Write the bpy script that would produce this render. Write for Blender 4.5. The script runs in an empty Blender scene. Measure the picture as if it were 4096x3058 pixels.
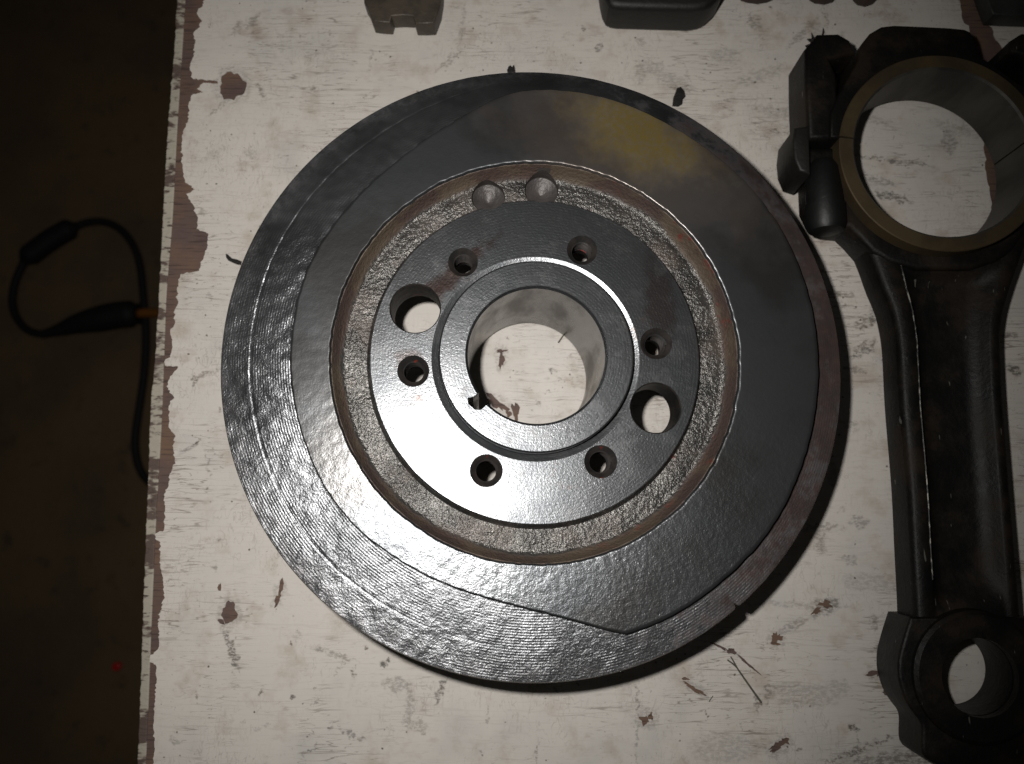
import bpy, bmesh, math, random
import numpy as np
from mathutils import Vector, Matrix, noise as mnoise

# ------------------------------------------------------------------ camera, world, light
sc = bpy.context.scene
COL = sc.collection
H = 0.36                       # lens height above the bench top (m)
TILT, AZ = 0.1570, -0.0350     # tilt off straight-down and its heading
FPX = 3308.0 / 4096.0          # focal length / picture width
fw = Vector((math.sin(TILT)*math.sin(AZ), math.sin(TILT)*math.cos(AZ), -math.cos(TILT)))
rt = fw.cross(Vector((0, 1, 0))).normalized()
up = rt.cross(fw).normalized()
EYE = Vector((0, 0, H))
cam_d = bpy.data.cameras.new('camera')
cam = bpy.data.objects.new('camera', cam_d); COL.objects.link(cam)
M = Matrix((rt, up, -fw)).transposed().to_4x4(); M.translation = EYE
cam.matrix_world = M
cam_d.sensor_width = 36.0; cam_d.lens = 36.0*FPX
cam_d.clip_start = 0.01; cam_d.clip_end = 50
cam_d.dof.use_dof = True; cam_d.dof.focus_distance = 0.315; cam_d.dof.aperture_fstop = 11.0
sc.camera = cam

w = bpy.data.worlds.new('World'); sc.world = w; w.use_nodes = True
w.node_tree.nodes['Background'].inputs[0].default_value = (1.0, 0.93, 0.85, 1)
w.node_tree.nodes['Background'].inputs[1].default_value = 0.012

FLASH = Vector((-0.092*H, 0.076*H, 0.995*H))
ld = bpy.data.lights.new('camera_flash', 'SPOT')
ld.energy = 4.7; ld.shadow_soft_size = 0.006; ld.spot_size = math.radians(101); ld.spot_blend = 1.0
ld.color = (1.0, 0.977, 0.945)
lamp = bpy.data.objects.new('camera_flash', ld); COL.objects.link(lamp)
lamp.location = FLASH
aim = Vector((-0.047, 0.070, 0)) - FLASH
lamp.rotation_euler = aim.to_track_quat('-Z', 'Y').to_euler()

sc.render.engine = 'CYCLES'
sc.render.resolution_x = 1024; sc.render.resolution_y = 764
vs = sc.view_settings
vs.view_transform = 'Standard'; vs.look = 'None'; vs.gamma = 1.0; vs.exposure = 0.0
vs.use_curve_mapping = False

# ------------------------------------------------------------------ helpers
random.seed(7)
def ray(px, py):               # photograph pixel (4096 x 3058) -> viewing direction
    return (fw*3308.0 + rt*(px-2048.0) - up*(py-1529.0)).normalized()
def at(px, py, z=0.0):         # where that line of sight meets the level z
    d = ray(px, py); return EYE + d*((z-H)/d.z)
def lerp(a, b, t): return a+(b-a)*t
def link(name, me, mat=None, parent=None, smooth=None):
    o = bpy.data.objects.new(name, me); COL.objects.link(o)
    if mat: me.materials.append(mat)
    if parent: o.parent = parent
    if smooth is not None:
        for p in me.polygons: p.use_smooth = True
        me.set_sharp_from_angle(angle=math.radians(smooth))
    return o
def empty(name, loc, label=None, cat=None, group=None):
    o = bpy.data.objects.new(name, None); COL.objects.link(o); o.location = loc
    o.empty_display_size = 0.02
    if label: tag(o, label, cat, group)
    return o
def tag(o, label, cat, group=None):
    o['label'] = label; o['category'] = cat
    if group: o['group'] = group
    return o
def mesh(verts, faces, name='mesh'):
    me = bpy.data.meshes.new(name); me.from_pydata([tuple(v) for v in verts], [], faces); me.update(); return me
def recalc(me):
    bm = bmesh.new(); bm.from_mesh(me)
    bmesh.ops.remove_doubles(bm, verts=bm.verts, dist=1e-6)
    bmesh.ops.recalc_face_normals(bm, faces=bm.faces); bm.to_mesh(me); bm.free(); return me
def lathe(prof, n=256, closed=True, c=(0, 0)):
    v = []; f = []; m = len(prof)
    for i in range(n):
        a = 2*math.pi*i/n; ca, sa = math.cos(a), math.sin(a)
        for r, z in prof: v.append((c[0]+r*ca, c[1]+r*sa, z))
    for i in range(n):
        j = (i+1) % n
        for k in range(m if closed else m-1):
            l = (k+1) % m
            f.append((i*m+k, j*m+k, j*m+l, i*m+l))
    return recalc(mesh(v, f))
def fill_curve(loops, z0, z1, bevel=0.0, res=2, inset=True):
    """flat plate from closed 2D outlines (first outer, the rest holes) between z0 and z1"""
    cu = bpy.data.curves.new('plate', 'CURVE'); cu.dimensions = '2D'; cu.fill_mode = 'BOTH'
    for lp in loops:
        s = cu.splines.new('POLY'); s.points.add(len(lp)-1); s.use_cyclic_u = True
        for p, q in zip(s.points, lp): p.co = (q[0], q[1], 0, 1)
    cu.extrude = max((z1-z0)/2-bevel, 1e-5); cu.bevel_depth = bevel; cu.bevel_resolution = res
    if bevel and inset: cu.offset = -bevel
    o = bpy.data.objects.new('tmp', cu); COL.objects.link(o)
    dg = bpy.context.evaluated_depsgraph_get()
    me = bpy.data.meshes.new_from_object(o.evaluated_get(dg))
    bpy.data.objects.remove(o); bpy.data.curves.remove(cu)
    me.transform(Matrix.Translation((0, 0, (z0+z1)/2)))
    me.materials.clear()
    return recalc(me)
def tube(pts, rad, n=10, cap=True):
    pts = [Vector(p) for p in pts]; m = len(pts); v = []; f = []
    rads = rad if isinstance(rad, (list, tuple)) else [rad]*m
    for i, p in enumerate(pts):
        t = (pts[min(i+1, m-1)]-pts[max(i-1, 0)]).normalized()
        s = t.cross(Vector((0, 0, 1)))
        if s.length < 1e-4: s = t.cross(Vector((1, 0, 0)))
        s.normalize(); u = s.cross(t)
        for k in range(n):
            a = 2*math.pi*k/n
            v.append(p + s*(math.cos(a)*rads[i]) + u*(math.sin(a)*rads[i]))
    for i in range(m-1):
        for k in range(n):
            l = (k+1) % n
            f.append((i*n+k, i*n+l, (i+1)*n+l, (i+1)*n+k))
    if cap:
        f.append(tuple(range(n-1, -1, -1))); f.append(tuple((m-1)*n+k for k in range(n)))
    return recalc(mesh(v, f))
def spline(pts, k=8):          # Catmull-Rom through points of any dimension
    out = []; n = len(pts); P = [Vector(p) for p in pts]
    for i in range(n-1):
        a, b, c, d = P[max(i-1, 0)], P[i], P[i+1], P[min(i+2, n-1)]
        for j in range(k):
            t = j/k
            out.append(0.5*((2*b)+(c-a)*t+(2*a-5*b+4*c-d)*t*t+(3*b-a-3*c+d)*t**3))
    out.append(P[-1]); return out
def rough_line(pts, amp, k=6, seed=0):      # add ragged teeth to an outline given in pixels
    rnd = random.Random(seed); out = []
    for i in range(len(pts)-1):
        (x0, y0), (x1, y1) = pts[i], pts[i+1]
        L = math.hypot(x1-x0, y1-y0); n = max(1, int(L/k))
        for j in range(n):
            t = j/n
            out.append((lerp(x0, x1, t)+rnd.gauss(0, amp)*(j > 0), lerp(y0, y1, t)+rnd.gauss(0, amp*0.5)*(j > 0)))
    out.append(pts[-1]); return out
def blob(cx, cy, rx, ry, ang, jag=0.22, n=22, seed=0):   # ragged closed outline in pixels
    rnd = random.Random(seed); out = []; ph = rnd.random()*6
    for i in range(n):
        a = 2*math.pi*i/n
        k = 1 + jag*math.sin(3*a+ph) * 0.6 + rnd.uniform(-jag, jag)
        x, y = rx*k*math.cos(a), ry*k*math.sin(a); c, s = math.cos(math.radians(ang)), math.sin(math.radians(ang))
        out.append((cx+x*c-y*s, cy+x*s+y*c))
    return out

# ------------------------------------------------------------------ material helpers
class NT:
    def __init__(s, name):
        s.m = bpy.data.materials.new(name); s.m.use_nodes = True
        s.t = s.m.node_tree; s.b = s.t.nodes['Principled BSDF']
        s.tc = s.t.nodes.new('ShaderNodeTexCoord'); s.obj = s.tc.outputs['Object']
        s._xyz = None
    def set(s, sock, v):
        if hasattr(v, 'is_output') or isinstance(v, bpy.types.NodeSocket): s.t.links.new(v, sock)
        else:
            try: sock.default_value = v
            except Exception: sock.default_value = (*v, 1)
    def math(s, op, a, b=None, c=None, clamp=False):
        n = s.t.nodes.new('ShaderNodeMath'); n.operation = op; n.use_clamp = clamp
        for i, v in enumerate((a, b, c)):
            if v is not None: s.set(n.inputs[i], v)
        return n.outputs[0]
    def vmath(s, op, a, b=None):
        n = s.t.nodes.new('ShaderNodeVectorMath'); n.operation = op
        s.set(n.inputs[0], a)
        if b is not None: s.set(n.inputs[1], b)
        return n.outputs['Value'] if op in ('LENGTH', 'DISTANCE', 'DOT_PRODUCT') else n.outputs[0]
    def mapping(s, scale=(1, 1, 1), loc=(0, 0, 0), rot=(0, 0, 0), vec=None):
        n = s.t.nodes.new('ShaderNodeMapping'); s.t.links.new(vec or s.obj, n.inputs[0])
        n.inputs['Scale'].default_value = scale; n.inputs['Location'].default_value = loc; n.inputs['Rotation'].default_value = rot
        return n.outputs[0]
    def noise(s, scale, detail=3, rough=0.55, vec=None, dist=0.0, color=False):
        n = s.t.nodes.new('ShaderNodeTexNoise'); s.t.links.new(vec or s.obj, n.inputs['Vector'])
        n.inputs['Scale'].default_value = scale; n.inputs['Detail'].default_value = detail
        n.inputs['Roughness'].default_value = rough; n.inputs['Distortion'].default_value = dist
        return n.outputs['Color' if color else 'Fac']
    def vor(s, scale, feature='F1', vec=None, rand=1.0):
        n = s.t.nodes.new('ShaderNodeTexVoronoi'); n.feature = feature
        s.t.links.new(vec or s.obj, n.inputs['Vector']); n.inputs['Scale'].default_value = scale
        n.inputs['Randomness'].default_value = rand
        return n.outputs['Distance']
    def ramp(s, v, lo, hi, a=0.0, b=1.0, smooth=True):
        n = s.t.nodes.new('ShaderNodeMapRange'); n.interpolation_type = 'SMOOTHSTEP' if smooth else 'LINEAR'
        s.set(n.inputs['Value'], v)
        for k, x in (('From Min', lo), ('From Max', hi), ('To Min', a), ('To Max', b)): s.set(n.inputs[k], x)
        return n.outputs['Result']
    def mix(s, f, a, b, mode='MIX'):
        n = s.t.nodes.new('ShaderNodeMix'); n.data_type = 'RGBA'; n.blend_type = mode
        s.set(n.inputs['Factor'], f)
        for sock, v in ((n.inputs['A'], a), (n.inputs['B'], b)):
            pass
        ia = [i for i in n.inputs if i.name == 'A' and i.type == 'RGBA'][0]
        ib = [i for i in n.inputs if i.name == 'B' and i.type == 'RGBA'][0]
        for sock, v in ((ia, a), (ib, b)):
            if isinstance(v, tuple): sock.default_value = (*v, 1) if len(v) == 3 else v
            else: s.t.links.new(v, sock)
        return [o for o in n.outputs if o.type == 'RGBA'][0]
    def xyz(s):
        if s._xyz is None:
            n = s.t.nodes.new('ShaderNodeSeparateXYZ'); s.t.links.new(s.obj, n.inputs[0]); s._xyz = n.outputs
        return s._xyz
    def radius(s):
        x, y, z = s.xyz()
        return s.math('SQRT', s.math('ADD', s.math('MULTIPLY', x, x), s.math('MULTIPLY', y, y)))
    def ellipse(s, c, rx, ry, ang=0.0, vec=None):   # 0 at the centre, 1 on the outline
        n = s.t.nodes.new('ShaderNodeMapping'); n.vector_type = 'TEXTURE'; s.t.links.new(vec or s.obj, n.inputs[0])
        n.inputs['Location'].default_value = (c[0], c[1], 0); n.inputs['Rotation'].default_value = (0, 0, ang); n.inputs['Scale'].default_value = (rx, ry, 1e3)
        return s.vmath('LENGTH', n.outputs[0])
    def bump(s, h, dist, strength=1.0, normal=None):
        n = s.t.nodes.new('ShaderNodeBump'); s.t.links.new(h, n.inputs['Height'])
        n.inputs['Distance'].default_value = dist; n.inputs['Strength'].default_value = strength
        if normal: s.t.links.new(normal, n.inputs['Normal'])
        return n.outputs[0]
    def out(s, color=None, rough=None, metal=None, normal=None, spec=None, coat=None):
        for k, v in (('Base Color', color), ('Roughness', rough), ('Metallic', metal), ('Normal', normal), ('Specular IOR Level', spec), ('Coat Weight', coat)):
            if v is None: continue
            if isinstance(v, tuple): s.b.inputs[k].default_value = (*v, 1)
            elif isinstance(v, (int, float)): s.b.inputs[k].default_value = v
            else: s.t.links.new(v, s.b.inputs[k])
        return s.m

# ------------------------------------------------------------------ materials
def mat_floor():
    n = NT('floor_concrete')
    a = n.noise(6, 5, 0.6); b = n.noise(40, 4, 0.6)
    c = n.mix(n.ramp(a, .35, .65), (0.165, 0.108, 0.055), (0.115, 0.078, 0.044))
    c = n.mix(n.ramp(b, .55, .85), c, (0.05, 0.036, 0.022))
    return n.out(c, 0.85, 0.0, n.bump(b, 0.002))

MARKS = [  # stains, dents and scratches on the paint: x, y, half length, half width (photo pixels), degrees, strength
    (925, 2600, 95, 9, 70, .8), (1158, 2583, 9, 7, 0, 1), (1261, 2751, 9, 6, 0, 1), (1047, 2767, 11, 8, 0, .9), (1541, 2653, 20, 11, 30, .9),
    (1760, 2770, 70, 7, -67, .8), (1590, 2740, 60, 22, 10, .45), (1640, 2830, 16, 70, 0, .4), (2834, 2863, 7, 7, 0, 1), (3416, 2912, 26, 9, 20, .9),
    (3440, 3000, 150, 6, -21, .8), (3300, 2425, 60, 30, -35, .6), (3180, 2500, 70, 12, -30, .45), (3190, 2420, 240, 7, 3, .3),
    (2551, 2800, 6, 70, 0, .6), (2545, 2950, 5, 90, 0, .45), (3070, 2780, 10, 40, 10, .55), (3030, 2820, 12, 30, 0, .7),
    (2400, 190, 18, 14, 0, .75), (3020, 88, 30, 24, 0, .55), (1795, 245, 70, 7, -38, .5), (2565, 165, 20, 12, 0, .35), (1850, 95, 9, 90, 5, .35),
    (1480, 250, 5, 50, 0, .35), (1010, 90, 45, 9, -50, .5), (945, 115, 40, 8, -55, .5), (1043, 365, 30, 6, 60, .6), (2600, 270, 60, 20, 5, .3), (2560, 300, 20, 45, 0, .3),
    (3210, 130, 90, 10, -45, .45), (3330, 160, 60, 12, -35, .4), (3360, 200, 14, 60, 15, .35), (3180, 540, 110, 5, 8, .55), (3060, 760, 120, 6, 4, .45),
    (3380, 720, 14, 70, 0, .4), (3550, 640, 180, 5, 8, .7), (3570, 790, 80, 14, 15, .75), (3500, 720, 90, 12, 14, .5), (3800, 570, 30, 40, 0, .5), (3500, 480, 60, 10, 10, .35),
    (3480, 1290, 70, 14, -20, .75), (3450, 1400, 60, 20, -30, .7), (3420, 1480, 50, 9, 10, .6), (3360, 1180, 60, 8, 3, .6), (3500, 1260, 30, 30, 0, .5),
    (4045, 1340, 30, 12, 10, .6), (4055, 1480, 36, 18, 20, .8), (4060, 2300, 30, 40, 0, .4), (3290, 2110, 90, 8, -4, .5), (3440, 2090, 40, 18, 0, .45), (3280, 2170, 24, 40, 0, .5),
    (3400, 2240, 30, 16, 0, .4), (3530, 2590, 50, 14, -12, .7), (3500, 2500, 12, 30, 0, .5),
    (830, 1495, 60, 5, -20, .6), (780, 1525, 8, 24, 20, .75), (815, 850, 20, 8, 20, .4), (820, 1010, 10, 8, 0, .45), (850, 620, 14, 40, 60, .25), (1000, 620, 30, 12, 20, .3),
    (2190, 1560, 9, 5, -20, .9), (2150, 1610, 5, 10, 20, .6), (2190, 1510, 4, 9, 0, .5), (2330, 1500, 40, 90, -25, .12), (880, 1640, 7, 7, 0, .7),
    (1190, 2550, 18, 18, 0, .3), (990, 2440, 8, 8, 0, .5), (1330, 2270, 5, 90, 0, .2), (880, 2160, 14, 6, 0, .6), (1660, 2900, 50, 16, 10, .4), (1410, 2940, 60, 7, 22, .6), (1240, 3000, 40, 4, -55, .7),
    (700, 2960, 30, 14, 20, .45), (1340, 2620, 100, 5, 20, .5), (3000, 2300, 150, 5, 3, .25), (3200, 2780, 160, 40, 5, .3), (3580, 3050, 190, 34, -6, .6), (3430, 3010, 8, 60, 5, .6), (3330, 1900, 26, 40, 0, .35), (3400, 1700, 40, 14, 10, .35), (2700, 330, 90, 26, 20, .3), (3050, 300, 110, 22, -20, .3), (3100, 450, 90, 18, 10, .3), (2900, 220, 60, 30, 0, .28), (3480, 2330, 120, 30, 3, .25), (2900, 2990, 150, 50, 0, .25)]
_r = random.Random(21)
for _ in range(46):
    MARKS.append((_r.uniform(700, 4000), _r.uniform(20, 3040), _r.uniform(14, 75), _r.uniform(.8, 2.4), _r.choice((_r.gauss(90, 14), _r.gauss(40, 30), _r.gauss(-40, 25))), _r.uniform(.2, .55)))
for _ in range(60):
    q_ = _r.uniform(3, 8); MARKS.append((_r.uniform(700, 4000), _r.uniform(20, 3040), q_*_r.uniform(1, 1.7), q_, _r.uniform(0, 180), _r.uniform(.5, .95)))
for _ in range(16):
    MARKS.append((_r.uniform(2300, 3900), _r.uniform(20, 3040), _r.uniform(40, 120), _r.uniform(14, 40), _r.gauss(0, 25), _r.uniform(.12, .3)))
for hx, hy, hl, hw, ha in ((917, 2455, 52, 60, 0), (930, 345, 80, 70, 0), (1116, 2375, 60, 22, 105), (3104, 2560, 44, 36, 0), (3118, 2982, 66, 26, -30), (2585, 2876, 50, 34, 10), (2780, 2757, 66, 18, 30), (3296, 2424, 70, 34, -20), (3520, 2692, 66, 26, -10), (2000, 1625, 80, 30, 35), (2005, 1425, 30, 50, 0)):
    MARKS.append((hx, hy, hl, hw, ha, .34))
def mat_paint():
    n = NT('old_white_paint')
    warp = n.vmath('MULTIPLY', n.vmath('SUBTRACT', n.noise(45, 3, .6, color=True), (.5, .5, .5)), (0.008, 0.0028, 0))
    v = n.vmath('ADD', n.obj, warp)
    # crazing: long wandering cracks along the ply grain, a few across it
    def line(sx, sy, off, wd, det=2):
        q = n.noise(1, det, .55, n.mapping((sx, sy, 1), off, vec=v))
        return n.ramp(n.math('ABSOLUTE', n.math('SUBTRACT', q, .5)), wd, wd*.2, smooth=False)
    k1 = n.ramp(n.noise(16, 4, .65), .42, .64); k2 = n.ramp(n.noise(22, 3, .6, n.mapping((1, 1, 1), (4, 2, 0))), .44, .64)
    crack = n.math('MULTIPLY', n.math('MAXIMUM', line(13, 210, (0, 0, 0), .010), line(34, 400, (3, 7, 0), .011)), n.ramp(k1, 0, 1, .12, .8))
    crack2 = n.math('MULTIPLY', line(330, 90, (5, 2, 0), .016), n.math('MULTIPLY', k2, .35))
    allc = n.math('MAXIMUM', crack, crack2)
    # colour
    a = n.noise(9, 4, .6); b = n.noise(55, 5, .65); g = n.noise(25, 4, .6, n.mapping((1, 1, 1), (9, 5, 0)))
    col = n.mix(n.ramp(a, .3, .7), (0.615, 0.57, 0.515), (0.56, 0.525, 0.482))
    col = n.mix(n.math('MULTIPLY', n.ramp(g, .5, .72), .5), col, (0.42, 0.405, 0.385))
    col = n.mix(n.math('MULTIPLY', n.ramp(b, .50, .72), .6), col, (0.40, 0.33, 0.26))
    # grime specks: lie along and across the grain, more of them in some places
    x, y, z = n.xyz()
    where = n.ramp(n.noise(11, 3, .6, n.mapping((1, 1, 1), (2, 8, 0))), .38, .66)
    sp1 = n.ramp(n.noise(1, 4, .6, n.mapping((420, 900, 1), vec=v)), .635, .71)
    sp2 = n.ramp(n.noise(1, 4, .6, n.mapping((1100, 330, 1), (5, 1, 0), vec=v)), .64, .72)
    sp = n.math('MULTIPLY', n.math('MAXIMUM', sp1, sp2), n.math('ADD', n.ramp(where, 0, 1, .0, .55), n.ramp(n.math('ADD', x, n.math('MULTIPLY', y, .6)), .06, .24, 0, .3)))
    col = n.mix(sp, col, (0.12, 0.10, 0.085))
    dots = n.math('MULTIPLY', n.ramp(n.vor(210, 'F1', v), .13, .06), n.ramp(n.noise(60, 2, .5), .5, .6))
    col = n.mix(n.math('MULTIPLY', dots, .85), col, (0.07, 0.055, 0.045))
    pk = n.ramp(n.noise(38, 4, .65, n.mapping((1, 1.6, 1), (7, 3, 0))), .60, .72)
    col = n.mix(n.math('MULTIPLY', pk, .45), col, (0.33, 0.245, 0.20))
    # single marks
    grain = n.ramp(n.noise(1, 4, .7, n.mapping((420, 800, 1))), .40, .58, .12, 1)
    at_ = n.t.nodes.new('ShaderNodeAttribute'); at_.attribute_name = 'stain'; tot = at_.outputs['Fac']
    mk = n.math('MULTIPLY', tot, grain)
    col = n.mix(mk, col, n.mix(n.ramp(n.noise(70, 2), .4, .6), (0.10, 0.075, 0.055), (0.06, 0.055, 0.05)))
    col = n.mix(n.math('MULTIPLY', allc, .78), col, (0.13, 0.10, 0.075))
    h = n.noise(300, 2, .6)
    return n.out(col, n.ramp(b, .3, .7, .42, .62), 0.0, n.bump(h, 0.00006), 0.35)
def mat_wood():
    n = NT('bare_ply')
    g = n.noise(1, 5, .6, n.mapping((60, 900, 60)))
    a = n.noise(45, 4, .6)
    c = n.mix(n.ramp(a, .35, .68), (0.105, 0.070, 0.062), (0.15, 0.092, 0.062))
    c = n.mix(n.ramp(g, .5, .7), c, (0.055, 0.035, 0.03))
    return n.out(c, .7, 0, n.bump(g, .0003), .3)
def mat_edge():
    n = NT('chipped_edge_paint')
    x, y, z = n.xyz()
    g = n.noise(1, 4, .65, n.mapping((30, 75, 1))); g2 = n.noise(1, 3, .6, n.mapping((160, 420, 1)))
    c = n.mix(n.ramp(n.math('ADD', g, n.math('MULTIPLY', n.math('SUBTRACT', g2, .5), .5)), .47, .57), (0.36, 0.33, 0.27), (0.10, 0.07, 0.058))
    c = n.mix(n.ramp(g2, .58, .68), c, (0.07, 0.05, 0.042))
    return n.out(c, .7, 0, n.bump(g2, .0006), .3)
def mat_machined():          # flat turned steel, oily, dull between the shiny spots
    n = NT('turned_steel')
    r = n.radius()
    sp = n.noise(900, 3, .6); st = n.noise(2600, 2, .5); big = n.noise(34, 5, .65); sm = n.noise(120, 4, .65, n.mapping((1, 1, 1), (2, 5, 1)))
    c = n.mix(n.ramp(big, .35, .68), (0.195, 0.20, 0.206), (0.11, 0.115, 0.121))
    c = n.mix(n.math('MULTIPLY', n.ramp(sm, .52, .72), .5), c, (0.09, 0.085, 0.085))
    rust = n.ramp(n.noise(60, 5, .7, n.mapping((1, 1, 1), (3, 7, 1))), .60, .76)
    c = n.mix(n.math('MULTIPLY', rust, .75), c, (0.10, 0.068, 0.056))
    for ex, ey, ea, eb, et, es in ((-.0305, .0335, .020, .0042, .75, .8), (-.040, .018, .012, .003, 1.1, .5), (.048, .022, .006, .022, .1, .5), (-.047, -.002, .006, .005, 0, .5)):
        sm_ = n.ramp(n.math('ADD', n.ellipse((ex, ey), ea, eb, et), n.math('MULTIPLY', n.math('SUBTRACT', sm, .5), 2.2)), 1.2, .4)
        c = n.mix(n.math('MULTIPLY', sm_, es), c, (0.075, 0.045, 0.036))
    rough = n.math('ADD', n.ramp(big, .3, .7, .24, .32), n.math('MULTIPLY', n.math('ADD', rust, n.ramp(sm, .5, .7)), .08))
    turn = n.math('SINE', n.math('MULTIPLY', n.math('ADD', r, n.math('MULTIPLY', sm, .0004)), 2*math.pi/0.0011))
    h = n.math('ADD', n.math('ADD', n.math('MULTIPLY', sp, .55), n.math('MULTIPLY', st, .4)), n.math('MULTIPLY', turn, .03))
    return n.out(c, rough, .90, n.bump(h, 0.00012, .9), .4)
def mat_face():              # flat face of the rim: smooth to the right, pitted below, a yellow-brown film upper right
    n = NT('worn_steel_face')
    big = n.noise(26, 5, .65); sp = n.noise(560, 4, .65); st = n.noise(1900, 2, .5)
    c = n.mix(n.ramp(big, .35, .7), (0.195, 0.20, 0.207), (0.108, 0.113, 0.119))
    cl_ = n.ramp(n.noise(19, 4, .6, n.mapping((1, 1, 1), (4, 1, 6))), .46, .66)
    c = n.mix(n.math('MULTIPLY', cl_, .5), c, (0.08, 0.07, 0.06))
    ye = n.ramp(n.math('ADD', n.ellipse((0.040, 0.0895), .034, .019, -.5), n.math('MULTIPLY', n.math('SUBTRACT', n.noise(70, 4, .65), .5), 1.3)), 1.25, .2)
    c = n.mix(n.math('MULTIPLY', ye, n.ramp(n.noise(420, 4, .7), .3, .62, .45, .95)), c, (0.17, 0.138, 0.022))
    br = n.ramp(n.math('ADD', n.ellipse((0.036, 0.085), .065, .034, -.5), n.math('MULTIPLY', n.math('SUBTRACT', n.noise(60, 4, .65, n.mapping((1, 1, 1), (2, 2, 2))), .5), 1.0)), 1.25, .5)
    c = n.mix(n.math('MULTIPLY', br, .55), c, (0.09, 0.055, 0.03))
    film = n.math('MULTIPLY', n.math('ADD', n.math('MULTIPLY', ye, .75), n.math('MULTIPLY', br, .3), clamp=True), .85)
    x, y, z = n.xyz()
    pit = n.ramp(n.math('ADD', n.math('MULTIPLY', y, -14), n.math('MULTIPLY', big, .9)), .4, 1.6, .25, 1)
    h = n.math('MULTIPLY', n.math('SUBTRACT', n.math('ADD', n.math('MULTIPLY', sp, .75), n.math('MULTIPLY', st, .25)), .5), pit)
    return n.out(c, n.ramp(big, .3, .7, .25, .33), n.math("MULTIPLY", .89, n.math('SUBTRACT', 1.0, film)), n.bump(h, 0.00024, .9), .4)
def mat_rim():               # outer ring with turning grooves and corrosion pits, rusty to the right
    n = NT('grooved_rim_steel')
    r = n.radius(); x, y, z = n.xyz()
    wob = n.math('MULTIPLY', n.math('SUBTRACT', n.noise(190, 3, .6), .5), 0.00016)
    gv = n.math('SINE', n.math('MULTIPLY', n.math('ADD', r, wob), 2*math.pi/0.00098))
    gm = n.ramp(n.noise(36, 4, .6, n.mapping((1, 1, 1), (5, 1, 3))), .38, .62, .1, 1)
    pit = n.noise(620, 4, .65); pit2 = n.noise(190, 4, .6); fine = n.noise(1500, 2, .5)
    h = n.math('ADD', n.math('MULTIPLY', n.math('MULTIPLY', gv, gm), .07), n.math('ADD', n.math('MULTIPLY', pit, .75), n.math('ADD', n.math('MULTIPLY', pit2, .5), n.math('MULTIPLY', fine, .3))))
    calm = n.ramp(n.math('ADD', n.math('ADD', n.math('MULTIPLY', y, 10), n.math('MULTIPLY', x, 3)), n.math('MULTIPLY', n.math('SUBTRACT', gm, .5), .5)), -.3, .6, 1, .25)
    h = n.math('MULTIPLY', n.math('SUBTRACT', h, .775), calm)
    big = n.noise(30, 4, .6)
    c = n.mix(n.ramp(big, .35, .7), (0.26, 0.266, 0.275), (0.15, 0.155, 0.16))
    ang = n.math('ARCTAN2', y, x)
    ru = n.math('ADD', n.ramp(n.math('ABSOLUTE', n.math('ADD', ang, .02)), 2.1, .2), n.math('MULTIPLY', n.math('SUBTRACT', n.noise(110, 4, .7), .5), 1.5))
    rust = n.ramp(ru, .30, 1.0)
    edge = n.math('MULTIPLY', n.ramp(r, .1060, .1180), n.ramp(n.noise(170, 5, .75, n.mapping((1, 1, 1), (1, 8, 2))), .25, .8))
    rust = n.math('MAXIMUM', rust, n.math('MULTIPLY', edge, .55))
    c = n.mix(n.math('MULTIPLY', rust, .9), c, n.mix(n.ramp(pit2, .4, .65), (0.045, 0.028, 0.025), (0.068, 0.038, 0.030)))
    return n.out(c, n.ramp(rust, 0, 1, .34, .55), n.ramp(rust, 0, 1, .93, .35), n.bump(h, 0.00046, .9), .4)
def mat_cast():              # rough casting skin in the recess, oily with rust and traces of red paint
    n = NT('rough_casting')
    r = n.radius(); x, y, z = n.xyz()
    lump = n.noise(760, 3, .6); lump2 = n.noise(420, 3, .6)
    h = n.math('ADD', n.math('MULTIPLY', lump, .9), n.math('MULTIPLY', lump2, .5))
    a = n.noise(60, 4, .6)
    c = n.mix(n.ramp(a, .35, .65), (0.115, 0.11, 0.103), (0.07, 0.067, 0.063))
    rp_ = n.ramp(n.noise(48, 5, .7, n.mapping((1, 1, 1), (8, 2, 4))), .50, .68)
    c = n.mix(n.math('MULTIPLY', rp_, .45), c, (0.085, 0.057, 0.042))
    h = n.math('MULTIPLY', n.math('SUBTRACT', h, .7), n.ramp(n.noise(75, 3, .6, n.mapping((1, 1, 1), (1, 9, 4))), .35, .65, .8, 1.1))
    wall = n.ramp(n.math('ADD', r, n.math('MULTIPLY', n.math('SUBTRACT', a, .5), .004)), .0722, .0738)
    c = n.mix(n.math('MULTIPLY', wall, .9), c, n.mix(n.ramp(n.noise(40, 4, .6, n.mapping((1, 1, 1), (6, 6, 0))), .45, .6), (0.070, 0.043, 0.035), (0.105, 0.075, 0.05)))
    inner = n.ramp(r, .0655, .0635)
    redz = n.math('MULTIPLY', n.math('MAXIMUM', wall, inner), n.math('MULTIPLY', n.ramp(n.noise(95, 4, .6), .58, .68), n.ramp(x, .01, .05)))
    c = n.mix(n.math('MULTIPLY', redz, .7), c, (0.17, 0.028, 0.02))
    return n.out(c, n.ramp(wall, 0, 1, .30, .6), n.math('MULTIPLY', n.ramp(wall, 0, 1, .7, .1), n.ramp(rp_, 0, 1, 1, .35)), n.bump(h, 0.0007, 1.0), .5)
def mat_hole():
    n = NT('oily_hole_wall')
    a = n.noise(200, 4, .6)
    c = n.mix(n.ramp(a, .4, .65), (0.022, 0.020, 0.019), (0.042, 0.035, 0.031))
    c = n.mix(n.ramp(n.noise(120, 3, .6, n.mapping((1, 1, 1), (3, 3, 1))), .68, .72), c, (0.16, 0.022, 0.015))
    return n.out(c, .5, .3, n.bump(a, .0003), .4)
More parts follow.
